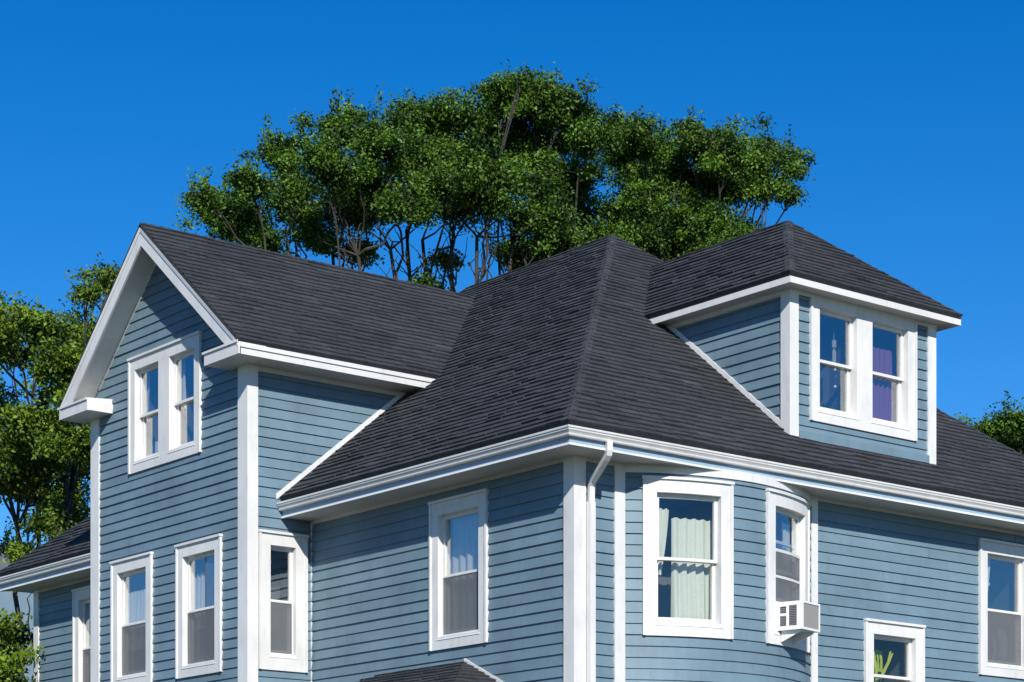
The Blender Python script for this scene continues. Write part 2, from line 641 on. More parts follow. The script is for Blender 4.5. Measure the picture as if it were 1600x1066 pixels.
eave_run([(0.0, SOF), (OV - 0.001, SOF), (OV - 0.001, SOF + 0.018), (0.0, SOF + 0.018)], 'soffit', 'soffit_paint')
eave_run([(OV, SOF - 0.012), (OV + 0.022, SOF - 0.012), (OV + 0.022, SOF + 0.2), (OV, SOF + 0.2)], 'fascia', 'fascia_paint')
eave_run([(OV + 0.022, SOF - 0.014), (OV + 0.040, SOF - 0.014), (OV + 0.034, SOF + 0.010), (OV + 0.022, SOF + 0.014)], 'fascia_bead', 'white_paint')
G0 = OV + 0.026
GUT = [(G0, 5.400), (G0, 5.300), (G0 + 0.042, 5.300), (G0 + 0.050, 5.312), (G0 + 0.052, 5.328), (G0 + 0.062, 5.344), (G0 + 0.074, 5.358),
       (G0 + 0.077, 5.376), (G0 + 0.086, 5.380), (G0 + 0.088, 5.400), (G0 + 0.080, 5.404), (G0 + 0.074, 5.400), (G0 + 0.072, 5.380), (G0 + 0.060, 5.362),
       (G0 + 0.04, 5.32), (G0 + 0.012, 5.31), (G0 + 0.012, 5.398)]
gutters = eave_run(GUT, 'gutter', 'gutter_metal')
# gutter end caps at the wing wall
g = Geo()
g.prism([(-o, Y1 - 0.032, z) for o, z in GUT[:12]], [(-o, Y1 - 0.028, z) for o, z in GUT[:12]])
g.build('end_cap', 'gutter_metal', gutters[0])

# ------------------------------------------------------------------ roofs
SHINGLES = []                              # (screen area, verts, faces, tint, roof object)
class Plane:
    def __init__(self, o, u, v):
        self.o, self.u, self.v = np.array(o, float), np.array(u, float), np.array(v, float)
        self.u /= np.linalg.norm(self.u)
        self.v /= np.linalg.norm(self.v)
        n_ = np.cross(self.u, self.v)
        self.n = n_ if n_[2] > 0 else -n_
    def to2(self, p):
        q = np.array(p, float) - self.o
        return (float(q @ self.u), float(q @ self.v))
    def p3(self, u, v, h):
        return tuple(self.o + self.u * u + self.v * v + self.n * h)

def orient(poly):
    s = sum(poly[i][0] * poly[(i + 1) % len(poly)][1] - poly[(i + 1) % len(poly)][0] * poly[i][1] for i in range(len(poly)))
    return poly if s > 0 else poly[::-1]

def roof_plane(corners, eave_a, eave_b, upslope, name='roof', shingled=True, thick=0.045, extent=None, exp=0.127):
    pl = Plane(eave_a, np.array(eave_b) - np.array(eave_a), upslope)
    poly = orient([pl.to2(c) for c in corners])
    gg = Geo()
    gg.prism([pl.p3(u, v, -thick) for u, v in poly], [pl.p3(u, v, -0.004) for u, v in poly])
    ro = gg.build(name, 'shingle_flat', house)
    if not shingled:
        return ro
    us = [p[0] for p in poly]
    vmin, vmax = min(p[1] for p in poly), max(p[1] for p in poly)
    row = 0
    v = vmin - 0.02
    sag = rng.uniform(0, 6.28, 4)
    while v < vmax:
        u = min(us) - rng.uniform(0, 0.3)
        jrow = rng.normal(0, 0.004)
        while u < max(us):
            w = rng.choice((0.24, 0.30, 0.31, 0.33)) * rng.uniform(0.94, 1.06)
            ju = 0.009 * math.sin(u * 1.7 + sag[0] + row * 0.9) + 0.008 * math.sin(u * 4.1 + sag[1] - row * 0.37)
            v0 = v + jrow + ju + rng.normal(0, 0.006)
            q = clip_convex([(u, v0), (u + w - 0.004, v0 + rng.normal(0, 0.003)), (u + w - 0.004, v + exp + 0.03), (u, v + exp + 0.03)], poly_big(poly))
            if len(q) >= 3 and area2(q) > 0.001:
                hb = 0.0235 + abs(rng.normal(0, 0.005))
                tilt = rng.normal(0, 0.0025)
                top = [pl.p3(a, b, max(0.003, hb * (1 - (b - v0) / (exp + 0.03) * 0.85) + tilt * ((a - u) / w - 0.5))) for a, b in q]
                bot = [pl.p3(a, b, -0.003) for a, b in q]
                m_ = len(q)
                verts = top + bot
                faces = [tuple(range(m_))] + [(i, i + m_, (i + 1) % m_ + m_, (i + 1) % m_) for i in range(m_)]
                # face winding: top must face along n
                a3, b3, c3 = (np.array(top[i]) for i in range(3))
                if np.cross(b3 - a3, c3 - a3) @ pl.n < 0:
                    faces = [tuple(reversed(fc)) for fc in faces]
                SHINGLES.append((screen_area(top), verts, faces, float(np.clip(rng.normal(1.0, 0.10), 0.7, 1.35)), ro))
            u += w
        v += exp
        row += 1
    return ro

def poly_big(poly):
    return poly

EO = 0.50                                  # shingle edge beyond the wall
ze = Z0 - PIT * EO
ZR = Z0 + PIT * RDG
XF = 2 * RDG + EO
YBK = YB + EO
YRB = YBK - (RDG + EO)                     # back end of the ridge
front_roof = roof_plane([(-EO, -EO, ze), (XF, -EO, ze), (RDG, RDG, ZR)], (-EO, -EO, ze), (XF, -EO, ze), (0, 1, PIT))
left_roof = roof_plane([(-EO, -EO, ze), (-EO, YBK, ze), (RDG, YRB, ZR), (RDG, RDG, ZR)], (-EO, -EO, ze), (-EO, YBK, ze), (1, 0, PIT))
roof_plane([(XF, -EO, ze), (XF, YBK, ze), (RDG, YRB, ZR), (RDG, RDG, ZR)], (XF, -EO, ze), (XF, YBK, ze), (-1, 0, PIT), shingled=False)
roof_plane([(-EO, YBK, ze), (XF, YBK, ze), (RDG, YRB, ZR)], (-EO, YBK, ze), (XF, YBK, ze), (0, -1, PIT), shingled=False)

# wing
XG = XW - WO - 0.03
def xmain(z):
    return (z - Z0) / PIT
zwe = WR - WP * (YC - WE)
YE2 = YC + 2.30
WP2 = (WR - zwe) / (YE2 - YC)
roof_plane([(XG, WE - 0.03, zwe - 0.025), (xmain(zwe) + 0.12, WE - 0.03, zwe - 0.025), (xmain(WR) + 0.15, YC, WR), (XG, YC, WR)],
           (XG, WE - 0.03, zwe - 0.025), (1, WE - 0.03, zwe - 0.025), (0, 1, WP))
roof_plane([(XG, YE2 + 0.03, zwe - 0.025), (xmain(zwe) + 0.12, YE2 + 0.03, zwe - 0.025), (xmain(WR) + 0.15, YC, WR), (XG, YC, WR)],
           (XG, YE2 + 0.03, zwe - 0.025), (1, YE2 + 0.03, zwe - 0.025), (0, -1, WP2), shingled=False)
# wing eave: fascia, soffit
def ybox(name, x0, x1, y0, y1, z0, z1, mat='white_paint'):
    gg = Geo()
    gg.box(x0, x1, y0, y1, z0, z1)
    return gg.build(name, mat, house)
ybox('fascia', XW - WO, xmain(ZWS) + 0.2, WE - 0.012, WE + 0.012, ZWS - 0.006, zwe - 0.058)
ybox('fascia_bead', XW - WO, xmain(ZWS) + 0.2, WE - 0.030, WE - 0.0125, zwe - 0.115, zwe - 0.062)
ybox('soffit', XW - WO + 0.01, xmain(ZWS) + 0.1, WE + 0.013, Y1, ZWS, ZWS + 0.02, 'soffit_paint')
ybox('soffit', XW - WO + 0.01, xmain(ZWS) + 0.1, Y2, YE2 - 0.02, ZWS, ZWS + 0.02, 'soffit_paint')
ybox('fascia', XW - WO, xmain(ZWS) + 0.2, YE2 - 0.012, YE2 + 0.012, ZWS - 0.006, zwe - 0.058)
# rake boards and rake soffits
def rake_z(y):
    return WR - (WP if y < YC else WP2) * abs(y - YC) - 0.055
for sgn in (-1, 1):
    yend = WE if sgn < 0 else YE2
    WPs = WP if sgn < 0 else WP2
    y_in = YC + sgn * 0.0005
    gg = Geo()
    dz = 0.235
    gg.prism([(XW - WO - 0.014, y_in, rake_z(YC)), (XW - WO - 0.014, yend, rake_z(yend)), (XW - WO - 0.014, yend, rake_z(yend) - dz * 0.55), (XW - WO - 0.014, yend - sgn * 0.12, ZWS + 0.002), (XW - WO - 0.014, y_in, rake_z(YC) - dz)],
             [(XW - WO + 0.014, y_in, rake_z(YC)), (XW - WO + 0.014, yend, rake_z(yend)), (XW - WO + 0.014, yend, rake_z(yend) - dz * 0.55), (XW - WO + 0.014, yend - sgn * 0.12, ZWS + 0.002), (XW - WO + 0.014, y_in, rake_z(YC) - dz)])
    gg.build('rake_board', 'white_paint', house)
    gg = Geo()                              # crown strip along the top of the rake
    gg.prism([(XW - WO - 0.034, y_in, rake_z(YC) + 0.002), (XW - WO - 0.034, yend, rake_z(yend) + 0.002), (XW - WO - 0.026, yend, rake_z(yend) - 0.055), (XW - WO - 0.026, y_in, rake_z(YC) - 0.055)],
             [(XW - WO - 0.0145, y_in, rake_z(YC) + 0.002), (XW - WO - 0.0145, yend, rake_z(yend) + 0.002), (XW - WO - 0.0145, yend, rake_z(yend) - 0.055), (XW - WO - 0.0145, y_in, rake_z(YC) - 0.055)])
    gg.build('rake_moulding', 'white_paint', house)
    gg = Geo()
    x0, x1 = XW - WO + 0.015, XW + 0.02
    a, b = rake_z(YC) - 0.06, rake_z(yend) - 0.06
    gg.prism([(x0, y_in, a), (x0, yend, b), (x0, yend, b - 0.02), (x0, y_in, a - 0.02)], [(x1, y_in, a), (x1, yend, b), (x1, yend, b - 0.02), (x1, y_in, a - 0.02)])
    gg.build('rake_soffit', 'white_paint', house)
    gg = Geo()                              # frieze against the gable siding
    x0, x1 = XW - 0.026, XW + 0.01
    a, b = rake_z(YC) - 0.082, rake_z(yend) - 0.082
    gg.prism([(x0, y_in, a), (x0, yend - sgn * 0.43, b + 0.43 * WPs), (x0, yend - sgn * 0.43, b + 0.43 * WPs - 0.05), (x0, y_in, a - 0.05)],
             [(x1, y_in, a), (x1, yend - sgn * 0.43, b + 0.43 * WPs), (x1, yend - sgn * 0.43, b + 0.43 * WPs - 0.05), (x1, y_in, a - 0.05)])
    gg.build('rake_frieze', 'white_paint', house)
    # boxed eave return
    ya, yb = sorted((yend, yend - sgn * 0.80))
    gg = Geo()
    gg.box(XW - WO + 0.0145, XW - 0.002, ya + 0.013, yb, ZWS - 0.003, ZWS + 0.006)
    gg.box(XW - WO - 0.02, XW - WO + 0.012, ya - 0.012, yb + 0.02, ZWS - 0.006, ZWS + 0.135)
    inner = yb if sgn < 0 else ya
    gg.box(XW - WO + 0.0125, XW - 0.002, inner - (0.0 if sgn < 0 else 0.022), inner + (0.022 if sgn < 0 else 0.0), ZWS - 0.005, ZWS + 0.134)
    ro_ = gg.build('eave_return', 'white_paint', house)
    gg = Geo()
    gg.prism([(XW - WO - 0.04, ya - 0.01, ZWS + 0.136), (XW - WO - 0.04, yb + 0.045, ZWS + 0.136), (XW - 0.001, yb + 0.045, ZWS + 0.136), (XW - 0.001, ya - 0.01, ZWS + 0.136)],
             [(XW - WO - 0.04, ya - 0.01, ZWS + 0.165), (XW - WO - 0.04, yb + 0.045, ZWS + 0.165), (XW - 0.001, yb + 0.045, ZWS + 0.20), (XW - 0.001, ya - 0.01, ZWS + 0.20)])
    gg.build('return_cap', 'white_paint', ro_)

# dormer
DO = 0.24
DP = 0.82
zde = 7.875
XC = (XD0 + XD1) / 2
HWD = XC - XD0 + DO
zdr = zde + DP * HWD
ymain = lambda z: (z - Z0) / PIT
dx0, dx1, dy0 = XD0 - DO, XD1 + DO, YD - DO
pk = (XC, dy0 + HWD, zdr)
DF = 0.03
roof_plane([(dx0 - DF, dy0 - DF, zde - DF * DP), (dx0 - DF, ymain(zde) + 0.12, zde - DF * DP), (XC, ymain(zdr) + 0.15, zdr), pk],
           (dx0 - DF, dy0 - DF, zde - DF * DP), (dx0 - DF, 3.0, zde - DF * DP), (1, 0, DP))
roof_plane([(dx0 - DF, dy0 - DF, zde - DF * DP), (dx1 + DF, dy0 - DF, zde - DF * DP), pk], (dx0 - DF, dy0 - DF, zde - DF * DP), (dx1 + DF, dy0 - DF, zde - DF * DP), (0, 1, DP))
roof_plane([(dx1 + DF, dy0 - DF, zde - DF * DP), (dx1 + DF, ymain(zde) + 0.12, zde - DF * DP), (XC, ymain(zdr) + 0.15, zdr), pk],
           (dx1 + DF, dy0 - DF, zde - DF * DP), (dx1 + DF, 3.0, zde - DF * DP), (-1, 0, DP), shingled=False)
def dorm_eave(profile, name, mat):
    ym = ymain(ZDS) + 0.25
    gg = Geo()
    gg.prism([(XD0 - o, YD - o, z) for o, z in profile], [(XD0 - o, ym, z) for o, z in profile])
    gg.build(name, mat, house)
    gg = Geo()
    gg.prism([(XD0 - o, YD - o, z) for o, z in profile], [(XD1 + o, YD - o, z) for o, z in profile])
    gg.build(name, mat, house)
    gg = Geo()
    gg.prism([(XD1 + o, YD - o, z) for o, z in profile], [(XD1 + o, ym, z) for o, z in profile])
    gg.build(name, mat, house)
dorm_eave([(-0.02, ZDS), (DO - 0.001, ZDS), (DO - 0.001, ZDS + 0.016), (-0.02, ZDS + 0.016)], 'soffit', 'soffit_paint')
dorm_eave([(DO, ZDS - 0.012), (DO + 0.02, ZDS - 0.012), (DO + 0.02, zde - 0.066), (DO, zde - 0.066)], 'fascia', 'white_paint')
dorm_eave([(0.0, ZDS - 0.045), (0.035, ZDS - 0.045), (0.05, ZDS - 0.001), (0.0, ZDS - 0.001)], 'soffit_moulding', 'white_paint')

# flashing strips where walls meet the roof slope
def slope_strip(name, mp, sa, sb, za, zb, h, d0, d1, mat='white_paint'):
    gg = Geo()
    gg.prism([mp(sa, d0, za), mp(sb, d0, zb), mp(sb, d0, zb + h), mp(sa, d0, za + h)], [mp(sa, d1, za), mp(sb, d1, zb), mp(sb, d1, zb + h), mp(sa, d1, za + h)])
    return gg.build(name, mat, house)
rz = lambda t: Z0 + PIT * t
slope_strip('flashing', M_SIDE, -0.56, 1.50, rz(-0.56) + 0.03, rz(1.50) + 0.03, 0.075, -0.01, 0.026)
slope_strip('flashing', M_CHEEK, YD - 0.02, 2.25, rz(YD - 0.02) + 0.025, rz(2.25) + 0.025, 0.075, -0.01, 0.034)
slope_strip('flashing', M_DORM, XD0 + 0.12, XD1 - 0.12, rz(YD) - 0.02, rz(YD) - 0.02, 0.10, -0.01, 0.058, 'siding_paint')

# small hipped porch roof on the long wall
PZ, PY0, PY1, PO = 3.085, 1.99, 3.74, 1.30
pp = 0.46
ph = PO * pp
py0, py1 = PY0 - PO, PY1 + PO
roof_plane([(0, PY0, PZ), (0, PY1, PZ), (-PO, py1, PZ - ph), (-PO, py0, PZ - ph)], (-PO, py0, PZ - ph), (-PO, py1, PZ - ph), (1, 0, pp), name='porch_roof')
roof_plane([(0, PY0, PZ), (0, py0, PZ - ph), (-PO, py0, PZ - ph)], (0, py0, PZ - ph), (-PO, py0, PZ - ph), (0, 1, pp), name='porch_roof')
roof_plane([(0, PY1, PZ), (0, py1, PZ - ph), (-PO, py1, PZ - ph)], (0, py1, PZ - ph), (-PO, py1, PZ - ph), (0, -1, pp), name='porch_roof')
slope_strip('flashing', M_LEFT, PY0, py0, PZ + 0.0, PZ - ph, 0.05, -0.01, 0.034)
gg = Geo()
gg.box(-PO, -0.02, py0, py1, PZ - ph - 0.25, PZ - ph - 0.06)
gg.box(-PO + 0.1, -0.02, py0 + 0.1, py0 + 0.25, GZ, PZ - ph - 0.2505)
gg.box(-PO + 0.1, -0.02, py1 - 0.25, py1 - 0.1, GZ, PZ - ph - 0.2505)
gg.build('porch_frame', 'white_paint', house)

# shingles: the largest on screen one by one, the rest of each roof plane joined
SHINGLES.sort(key=lambda t: -t[0])
fields = {}
for i, (a_, verts, faces, tint, ro) in enumerate(SHINGLES):
    if i < 298:
        gg = Geo()
        gg.add(verts, faces, closed=False, tint=tint)
        gg.build('shingle', 'shingle', ro, tint=True)
    else:
        fields.setdefault(ro.name, (ro, Geo()))[1].add(verts, faces, closed=False, tint=tint)
for nm, (ro, gg) in fields.items():
    gg.build('shingle_field', 'shingle', ro, tint=True, kind='stuff')

def caps(a, b, n1, n2, parent, w=0.07, step=0.13, lift=0.018):
    """bent cap shingles along a hip or ridge; n1, n2 are the normals of the two slopes"""
    a, b = np.array(a, float), np.array(b, float)
    ln = np.linalg.norm(b - a)
    t = (b - a) / ln
    def down(pn):
        q = np.cross(t, np.array(pn, float))
        q /= np.linalg.norm(q)
        return q if q[2] < 0 else -q
    n1, n2 = down(n1), down(n2)
    up = np.array((0, 0, 1.0))
    gg = Geo()
    k = 0.05
    while k < ln:
        w_ = w * rng.uniform(0.9, 1.1)
        p, q = a + t * k, a + t * min(k + step * 1.3, ln)
        h0, h1 = lift + rng.normal(0, 0.003) + 0.010, lift
        ps = [p + up * h0 + n1 * w_, p + up * h0, p + up * h0 + n2 * w_]
        qs = [q + up * h1 + n1 * w_, q + up * h1, q + up * h1 + n2 * w_]
        pd = [x - up * 0.03 for x in ps]
        v = [tuple(x) for x in ps + qs + pd]
        f = [(0, 1, 4, 3), (1, 2, 5, 4), (6, 7, 1, 0), (7, 8, 2, 1)]
        gg.add(v, f, closed=False, tint=float(np.clip(rng.normal(1.0, 0.12), 0.7, 1.3)))
        k += step
    return gg.build('cap_shingles', 'shingle', parent, tint=True, kind='stuff')
NL, NF, NR, NB = (-PIT, 0, 1), (0, -PIT, 1), (PIT, 0, 1), (0, PIT, 1)
caps((-EO, -EO, ze), (RDG, RDG, ZR), NL, NF, left_roof)
caps((XF, -EO, ze), (RDG, RDG, ZR), NF, NR, front_roof)
caps((RDG, RDG, ZR), (RDG, YRB, ZR), NL, NR, left_roof)
caps((-EO, YBK, ze), (RDG, YRB, ZR), NL, NB, left_roof)
caps((XG, YC, WR), (xmain(WR), YC, WR), (0, -WP, 1), (0, WP2, 1), left_roof)
DL, DFR, DR = (-DP, 0, 1), (0, -DP, 1), (DP, 0, 1)
caps((dx0 - DF, dy0 - DF, zde - DF * DP), pk, DL, DFR, front_roof)
caps((dx1 + DF, dy0 - DF, zde - DF * DP), pk, DFR, DR, front_roof)
caps(pk, (XC, ymain(zdr), zdr), DL, DR, front_roof)

# ------------------------------------------------------------------ downspout
def tube_rect(gg, pts, w, h, side):
    """rectangular pipe along a polyline; side = unit vector across"""
    pts = [np.array(p, float) for p in pts]
    side = np.array(side, float)
    rings = []
    for i, p in enumerate(pts):
        t = pts[min(i + 1, len(pts) - 1)] - pts[max(i - 1, 0)]
        t /= np.linalg.norm(t)
        nn = np.cross(t, side)
        nn /= np.linalg.norm(nn)
        rings.append([tuple(p + side * w * a + nn * h * b) for a, b in ((-.5, -.5), (.5, -.5), (.5, .5), (-.5, .5))])
    v = [p for r in rings for p in r]
    f = []
    for i in range(len(pts) - 1):
        a, b = 4 * i, 4 * i + 4
        f += [(a + j, a + (j + 1) % 4, b + (j + 1) % 4, b + j) for j in range(4)]
    f += [(3, 2, 1, 0), tuple(4 * (len(pts) - 1) + j for j in range(4))]
    gg.add(v, f)
g = Geo()
xd = 0.185
tube_rect(g, [(0.06, -0.520, 5.305), (0.06, -0.520, 5.21), (0.064, -0.505, 5.165), (0.075, -0.455, 5.125), (0.165, -0.135, 4.955), (0.18, -0.085, 4.90), (xd, -0.075, 4.84), (xd, -0.072, 4.70)], 0.066, 0.058, (0.965, -0.26, 0))
ds = g.build('downspout', 'gutter_metal', house)
g = Geo()
tube_rect(g, [(xd, -0.072, 4.72), (xd, -0.072, GZ + 0.15)], 0.080, 0.070, (1, 0, 0))
g.build('pipe', 'gutter_metal', ds)

# ------------------------------------------------------------------ windows
def window(mp, rect, units=1, seg=1, raised=0.0, screen=('lower',), cw=0.155, bw=0.15, glass='glass'):
    s0, s1, z0, z1 = rect
    head, foot = 0.15, bw
    gg = Geo()
    mull = 0.29
    ow = (s1 - s0 - 2 * cw - (units - 1) * mull) / units
    ops = [(s0 + cw + i * (ow + mull), s0 + cw + i * (ow + mull) + ow) for i in range(units)]
    dz0, dz1 = z0 + foot, z1 - head
    sg = lambda w: max(1, int(math.ceil(seg * w / (s1 - s0)))) if seg > 1 else 1
    D0, D1 = -0.14, 0.037
    wbox(gg, mp, s0, s0 + cw, dz0, dz1, D0, D1, sg(cw))
    wbox(gg, mp, s1 - cw, s1, dz0, dz1, D0, D1, sg(cw))
    for i in range(units - 1):
        wbox(gg, mp, ops[i][1], ops[i + 1][0], dz0, dz1, D0, D1, sg(mull))
    wbox(gg, mp, s0, s1, dz1, z1, D0, D1 + 0.001, sg(s1 - s0))
    wbox(gg, mp, s0, s1, z0, dz0 - 0.001, D0, D1 + 0.0015, sg(s1 - s0))
    win = gg.build('window', 'white_paint', house)
    gg = Geo()                              # back-band moulding round the casing, proud of it
    bb = 0.026
    wbox(gg, mp, s0 - 0.008, s0 + bb, z0 + 0.001, z1 - 0.001, 0.0, D1 + 0.016, 1)
    wbox(gg, mp, s1 - bb, s1 + 0.008, z0 + 0.001, z1 - 0.001, 0.0, D1 + 0.016, 1)
    wbox(gg, mp, s0 - 0.016, s1 + 0.016, z1 - 0.002, z1 + 0.03, 0.0, D1 + 0.028, sg(s1 - s0))
    gg.build('back_band', 'white_paint', win)
    gg = Geo()                              # sloping sill
    for (a, b) in ops:
        wbox(gg, mp, a - 0.03, b + 0.03, dz0 - 0.035, dz0 + 0.012, -0.13, 0.045, sg(b - a), dtop=0.03)
    gg.build('sill', 'white_paint', win)
    mid = (dz0 + dz1) / 2
    for (a, b) in ops:
        for upper in (True, False):
            lo = mid - 0.018 if upper else dz0 + 0.012 + raised
            hi = dz1 if upper else mid + 0.018 + raised
            d0, d1 = (-0.078, -0.040) if upper else (-0.122, -0.084)
            st, tr, br = 0.045, (0.05 if upper else 0.036), (0.036 if upper else 0.065)
            gg = Geo()
            wbox(gg, mp, a + 0.001, a + st, lo, hi, d0, d1)
            wbox(gg, mp, b - st, b - 0.001, lo, hi, d0, d1)
            wbox(gg, mp, a + st, b - st, hi - tr, hi, d0, d1 - 0.0005, sg(b - a))
            wbox(gg, mp, a + st, b - st, lo, lo + br, d0, d1 - 0.0005, sg(b - a))
            gg.build('sash', 'white_paint', win)
            gg = Geo()
            dm = (d0 + d1) / 2
            wbox(gg, mp, a + st - 0.004, b - st + 0.004, lo + br - 0.004, hi - tr + 0.004, dm - 0.002, dm + 0.002, sg(b - a))
            gg.build('pane', glass, win)
        for part in screen:
            gg = Geo()
            lo, hi = {'lower': (dz0 + 0.014, mid), 'upper': (mid, dz1 - 0.002), 'tall': (dz0 + 0.36, mid + 0.26)}[part]
            wbox(gg, mp, a + 0.004, b - 0.004, lo, hi, -0.0305, -0.030, sg(b - a))
            gg.build('insect_screen', 'insect_screen', win)
            gg = Geo()
            for (p, q) in ((a + 0.002, a + 0.02), (b - 0.02, b - 0.002)):
                wbox(gg, mp, p, q, lo, hi, -0.036, -0.024)
            wbox(gg, mp, a + 0.02, b - 0.02, lo, lo + 0.018, -0.036, -0.0245, sg(b - a))
            wbox(gg, mp, a + 0.02, b - 0.02, hi - (0.036 if part == 'tall' else 0.018), hi, -0.036, -0.0245, sg(b - a))
            if part == 'tall':
                wbox(gg, mp, a + 0.02, b - 0.02, lo + 0.30, lo + 0.33, -0.0365, -0.025, sg(b - a))
            gg.build('screen_frame', 'white_paint', win)
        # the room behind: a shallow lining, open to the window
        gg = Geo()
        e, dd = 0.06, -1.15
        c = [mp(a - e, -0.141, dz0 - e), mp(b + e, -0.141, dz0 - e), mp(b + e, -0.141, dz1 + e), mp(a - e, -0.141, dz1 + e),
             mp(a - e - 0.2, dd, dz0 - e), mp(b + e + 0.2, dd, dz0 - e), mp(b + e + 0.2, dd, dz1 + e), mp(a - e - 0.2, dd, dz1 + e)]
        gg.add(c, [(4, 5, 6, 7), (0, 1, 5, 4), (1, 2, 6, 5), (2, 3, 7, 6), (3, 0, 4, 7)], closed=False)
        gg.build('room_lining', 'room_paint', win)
    return win, ops, dz0, dz1

def curtain(mp, s0, s1, z0, z1, label, mat='cloth_white', d=-0.165, folds=7, taper=(0.0, 0.0), amp=0.022, group=None):
    """pleated cloth hanging behind the glass; taper pulls the lower ends sideways"""
    gg = Geo()
    nu, nv = folds * 6, 10
    ph = rng.uniform(0, 6.28, 3)
    v, f = [], []
    for j in range(nv + 1):
        t = j / nv
        z = z1 + (z0 - z1) * t
        a = s0 + taper[0] * t ** 1.4
        b = s1 + taper[1] * t ** 1.4
        for i in range(nu + 1):
            w = i / nu
            s = a + (b - a) * w
            dd = d + amp * math.sin(w * folds * 6.283 + ph[0] + 0.5 * math.sin(t * 3 + ph[1])) * (0.6 + 0.5 * t) + 0.3 * amp * math.sin(w * folds * 14 + ph[2])
            v.append(mp(s, dd, z + (0.012 * abs(math.sin(w * folds * 3.14)) if j == 0 else 0)))
    m_ = nu + 1
    for j in range(nv):
        for i in range(nu):
            f.append((j * m_ + i, j * m_ + i + 1, (j + 1) * m_ + i + 1, (j + 1) * m_ + i))
    gg.add(v, f, closed=False)
    o = gg.build('curtain', mat, smooth=True, label=label, category='curtain')
    return o

w, o_, a_, b_ = window(M_LEFT, WIN_LEFT)
curtain(M_LEFT, 1.80, 2.64, 3.48, 4.88, 'pale sheer curtain filling the window above the small porch roof', folds=6)
w, o_, a_, b_ = window(M_LEFT, WIN_BACK)
curtain(M_LEFT, 11.40, 11.75, 3.7, 4.86, 'white curtain in the partly hidden window behind the gabled wing', folds=4)
window(M_GAB, WIN_GAB, units=2, screen=())
curtain(M_GAB, 8.10, 8.28, 6.92, 7.58, 'narrow white curtain at the left pane of the gable double window', folds=2)
curtain(M_GAB, 7.15, 7.34, 6.92, 7.58, 'narrow white curtain at the right pane of the gable double window', folds=2)
window(M_GAB, WIN_LOW1)
curtain(M_GAB, 8.22, 8.72, 3.8, 4.60, 'white cafe curtain in the leftmost tall window below the gable', folds=6)
window(M_GAB, WIN_LOW2)
curtain(M_GAB, 6.22, 6.96, 3.9, 4.64, 'white cafe curtain in the tall window beside the wing corner board', folds=7)
window(M_SIDE, WIN_SIDE, cw=0.17, bw=0.2)
window(wall_bay, WIN_BAY1, seg=8, screen=(), glass='clear_glass')
curtain(wall_bay, -0.99, -0.36, 3.50, 4.66, 'pleated cream curtain on the right side of the curved bay window', 'cloth_cream', folds=5, d=-0.20, amp=0.03)
curtain(wall_bay, -1.25, -1.03, 4.0, 4.76, 'cream curtain drawn aside on the left of the curved bay window', 'cloth_cream', folds=3, taper=(0.0, -0.10), d=-0.20)
window(wall_bay, WIN_BAY2, seg=8, raised=0.36, screen=('tall',))
curtain(wall_bay, 0.95, 1.2, 3.9, 4.8, 'white curtain behind the glass above the air conditioner', folds=3)
window(M_FRONT, WIN_SMALL, bw=0.3, screen=(), glass='clear_glass')
window(M_FRONT, WIN_BIG)
curtain(M_FRONT, 7.24, 7.46, 4.2, 4.86, 'white curtain tied back in the window at the right edge', folds=3, taper=(0.0, -0.12))
window(M_DORM, WIN_DORM, units=2, screen=())
curtain(M_DORM, 5.13, 5.60, 6.36, 7.34, 'purple curtain in the right window of the dormer', 'cloth_purple', folds=5)

# ------------------------------------------------------------------ things in the windows
def lathe(gg, c, prof, n=10):
    v, f = [], []
    for r, z in prof:
        for i in range(n):
            a = 6.2832 * i / n
            v.append((c[0] + r * math.cos(a), c[1] + r * math.sin(a), c[2] + z))
    for j in range(len(prof) - 1):
        for i in range(n):
            f.append((j * n + i, j * n + (i + 1) % n, (j + 1) * n + (i + 1) % n, (j + 1) * n + i))
    f += [tuple(reversed(range(n))), tuple((len(prof) - 1) * n + i for i in range(n))]
    gg.add(v, f)

# air conditioner in the lower part of the second bay window
def ac_map(a0):
    base = wall_bay(a0, 0, 0)
    th = a0 / BAY_R
    tx, ty = math.cos(th), math.sin(th)
    return lambda s, d, z: (base[0] + tx * s + ty * d, base[1] + ty * s - tx * d, z)
AM = ac_map(0.68)
zs = WIN_BAY2[2] + 0.165
ac = empty('air_conditioner', AM(0, 0.2, zs), label='white window air conditioner jutting out of the curved bay window', category='air conditioner')
AW, AH, AD = 0.215, 0.335, 0.36
g = Geo()
wbox(g, AM, -AW, AW, zs, zs + AH, -0.25, AD - 0.02)
g.build('casing', 'ac_plastic', ac)
g = Geo()
for (p, q, r, t) in ((-AW, AW, zs, zs + 0.025), (-AW, AW, zs + AH - 0.025, zs + AH), (-AW, -AW + 0.025, zs + 0.025, zs + AH - 0.025), (AW - 0.025, AW, zs + 0.025, zs + AH - 0.025)):
    wbox(g, AM, p, q, r, t, AD - 0.02, AD)
g.build('rear_frame', 'ac_plastic', ac)
g = Geo()
wbox(g, AM, -AW + 0.025, AW - 0.025, zs + 0.025, zs + AH - 0.025, AD - 0.019, AD - 0.016)
gr = g.build('grille', 'ac_grille', ac)
g = Geo()
for i in range(22):
    s = -AW + 0.035 + i * (2 * AW - 0.07) / 21
    wbox(g, AM, s - 0.003, s + 0.003, zs + 0.026, zs + AH - 0.026, AD - 0.0155, AD - 0.006)
g.build('grille_fins', 'ac_grille', gr, kind='stuff')
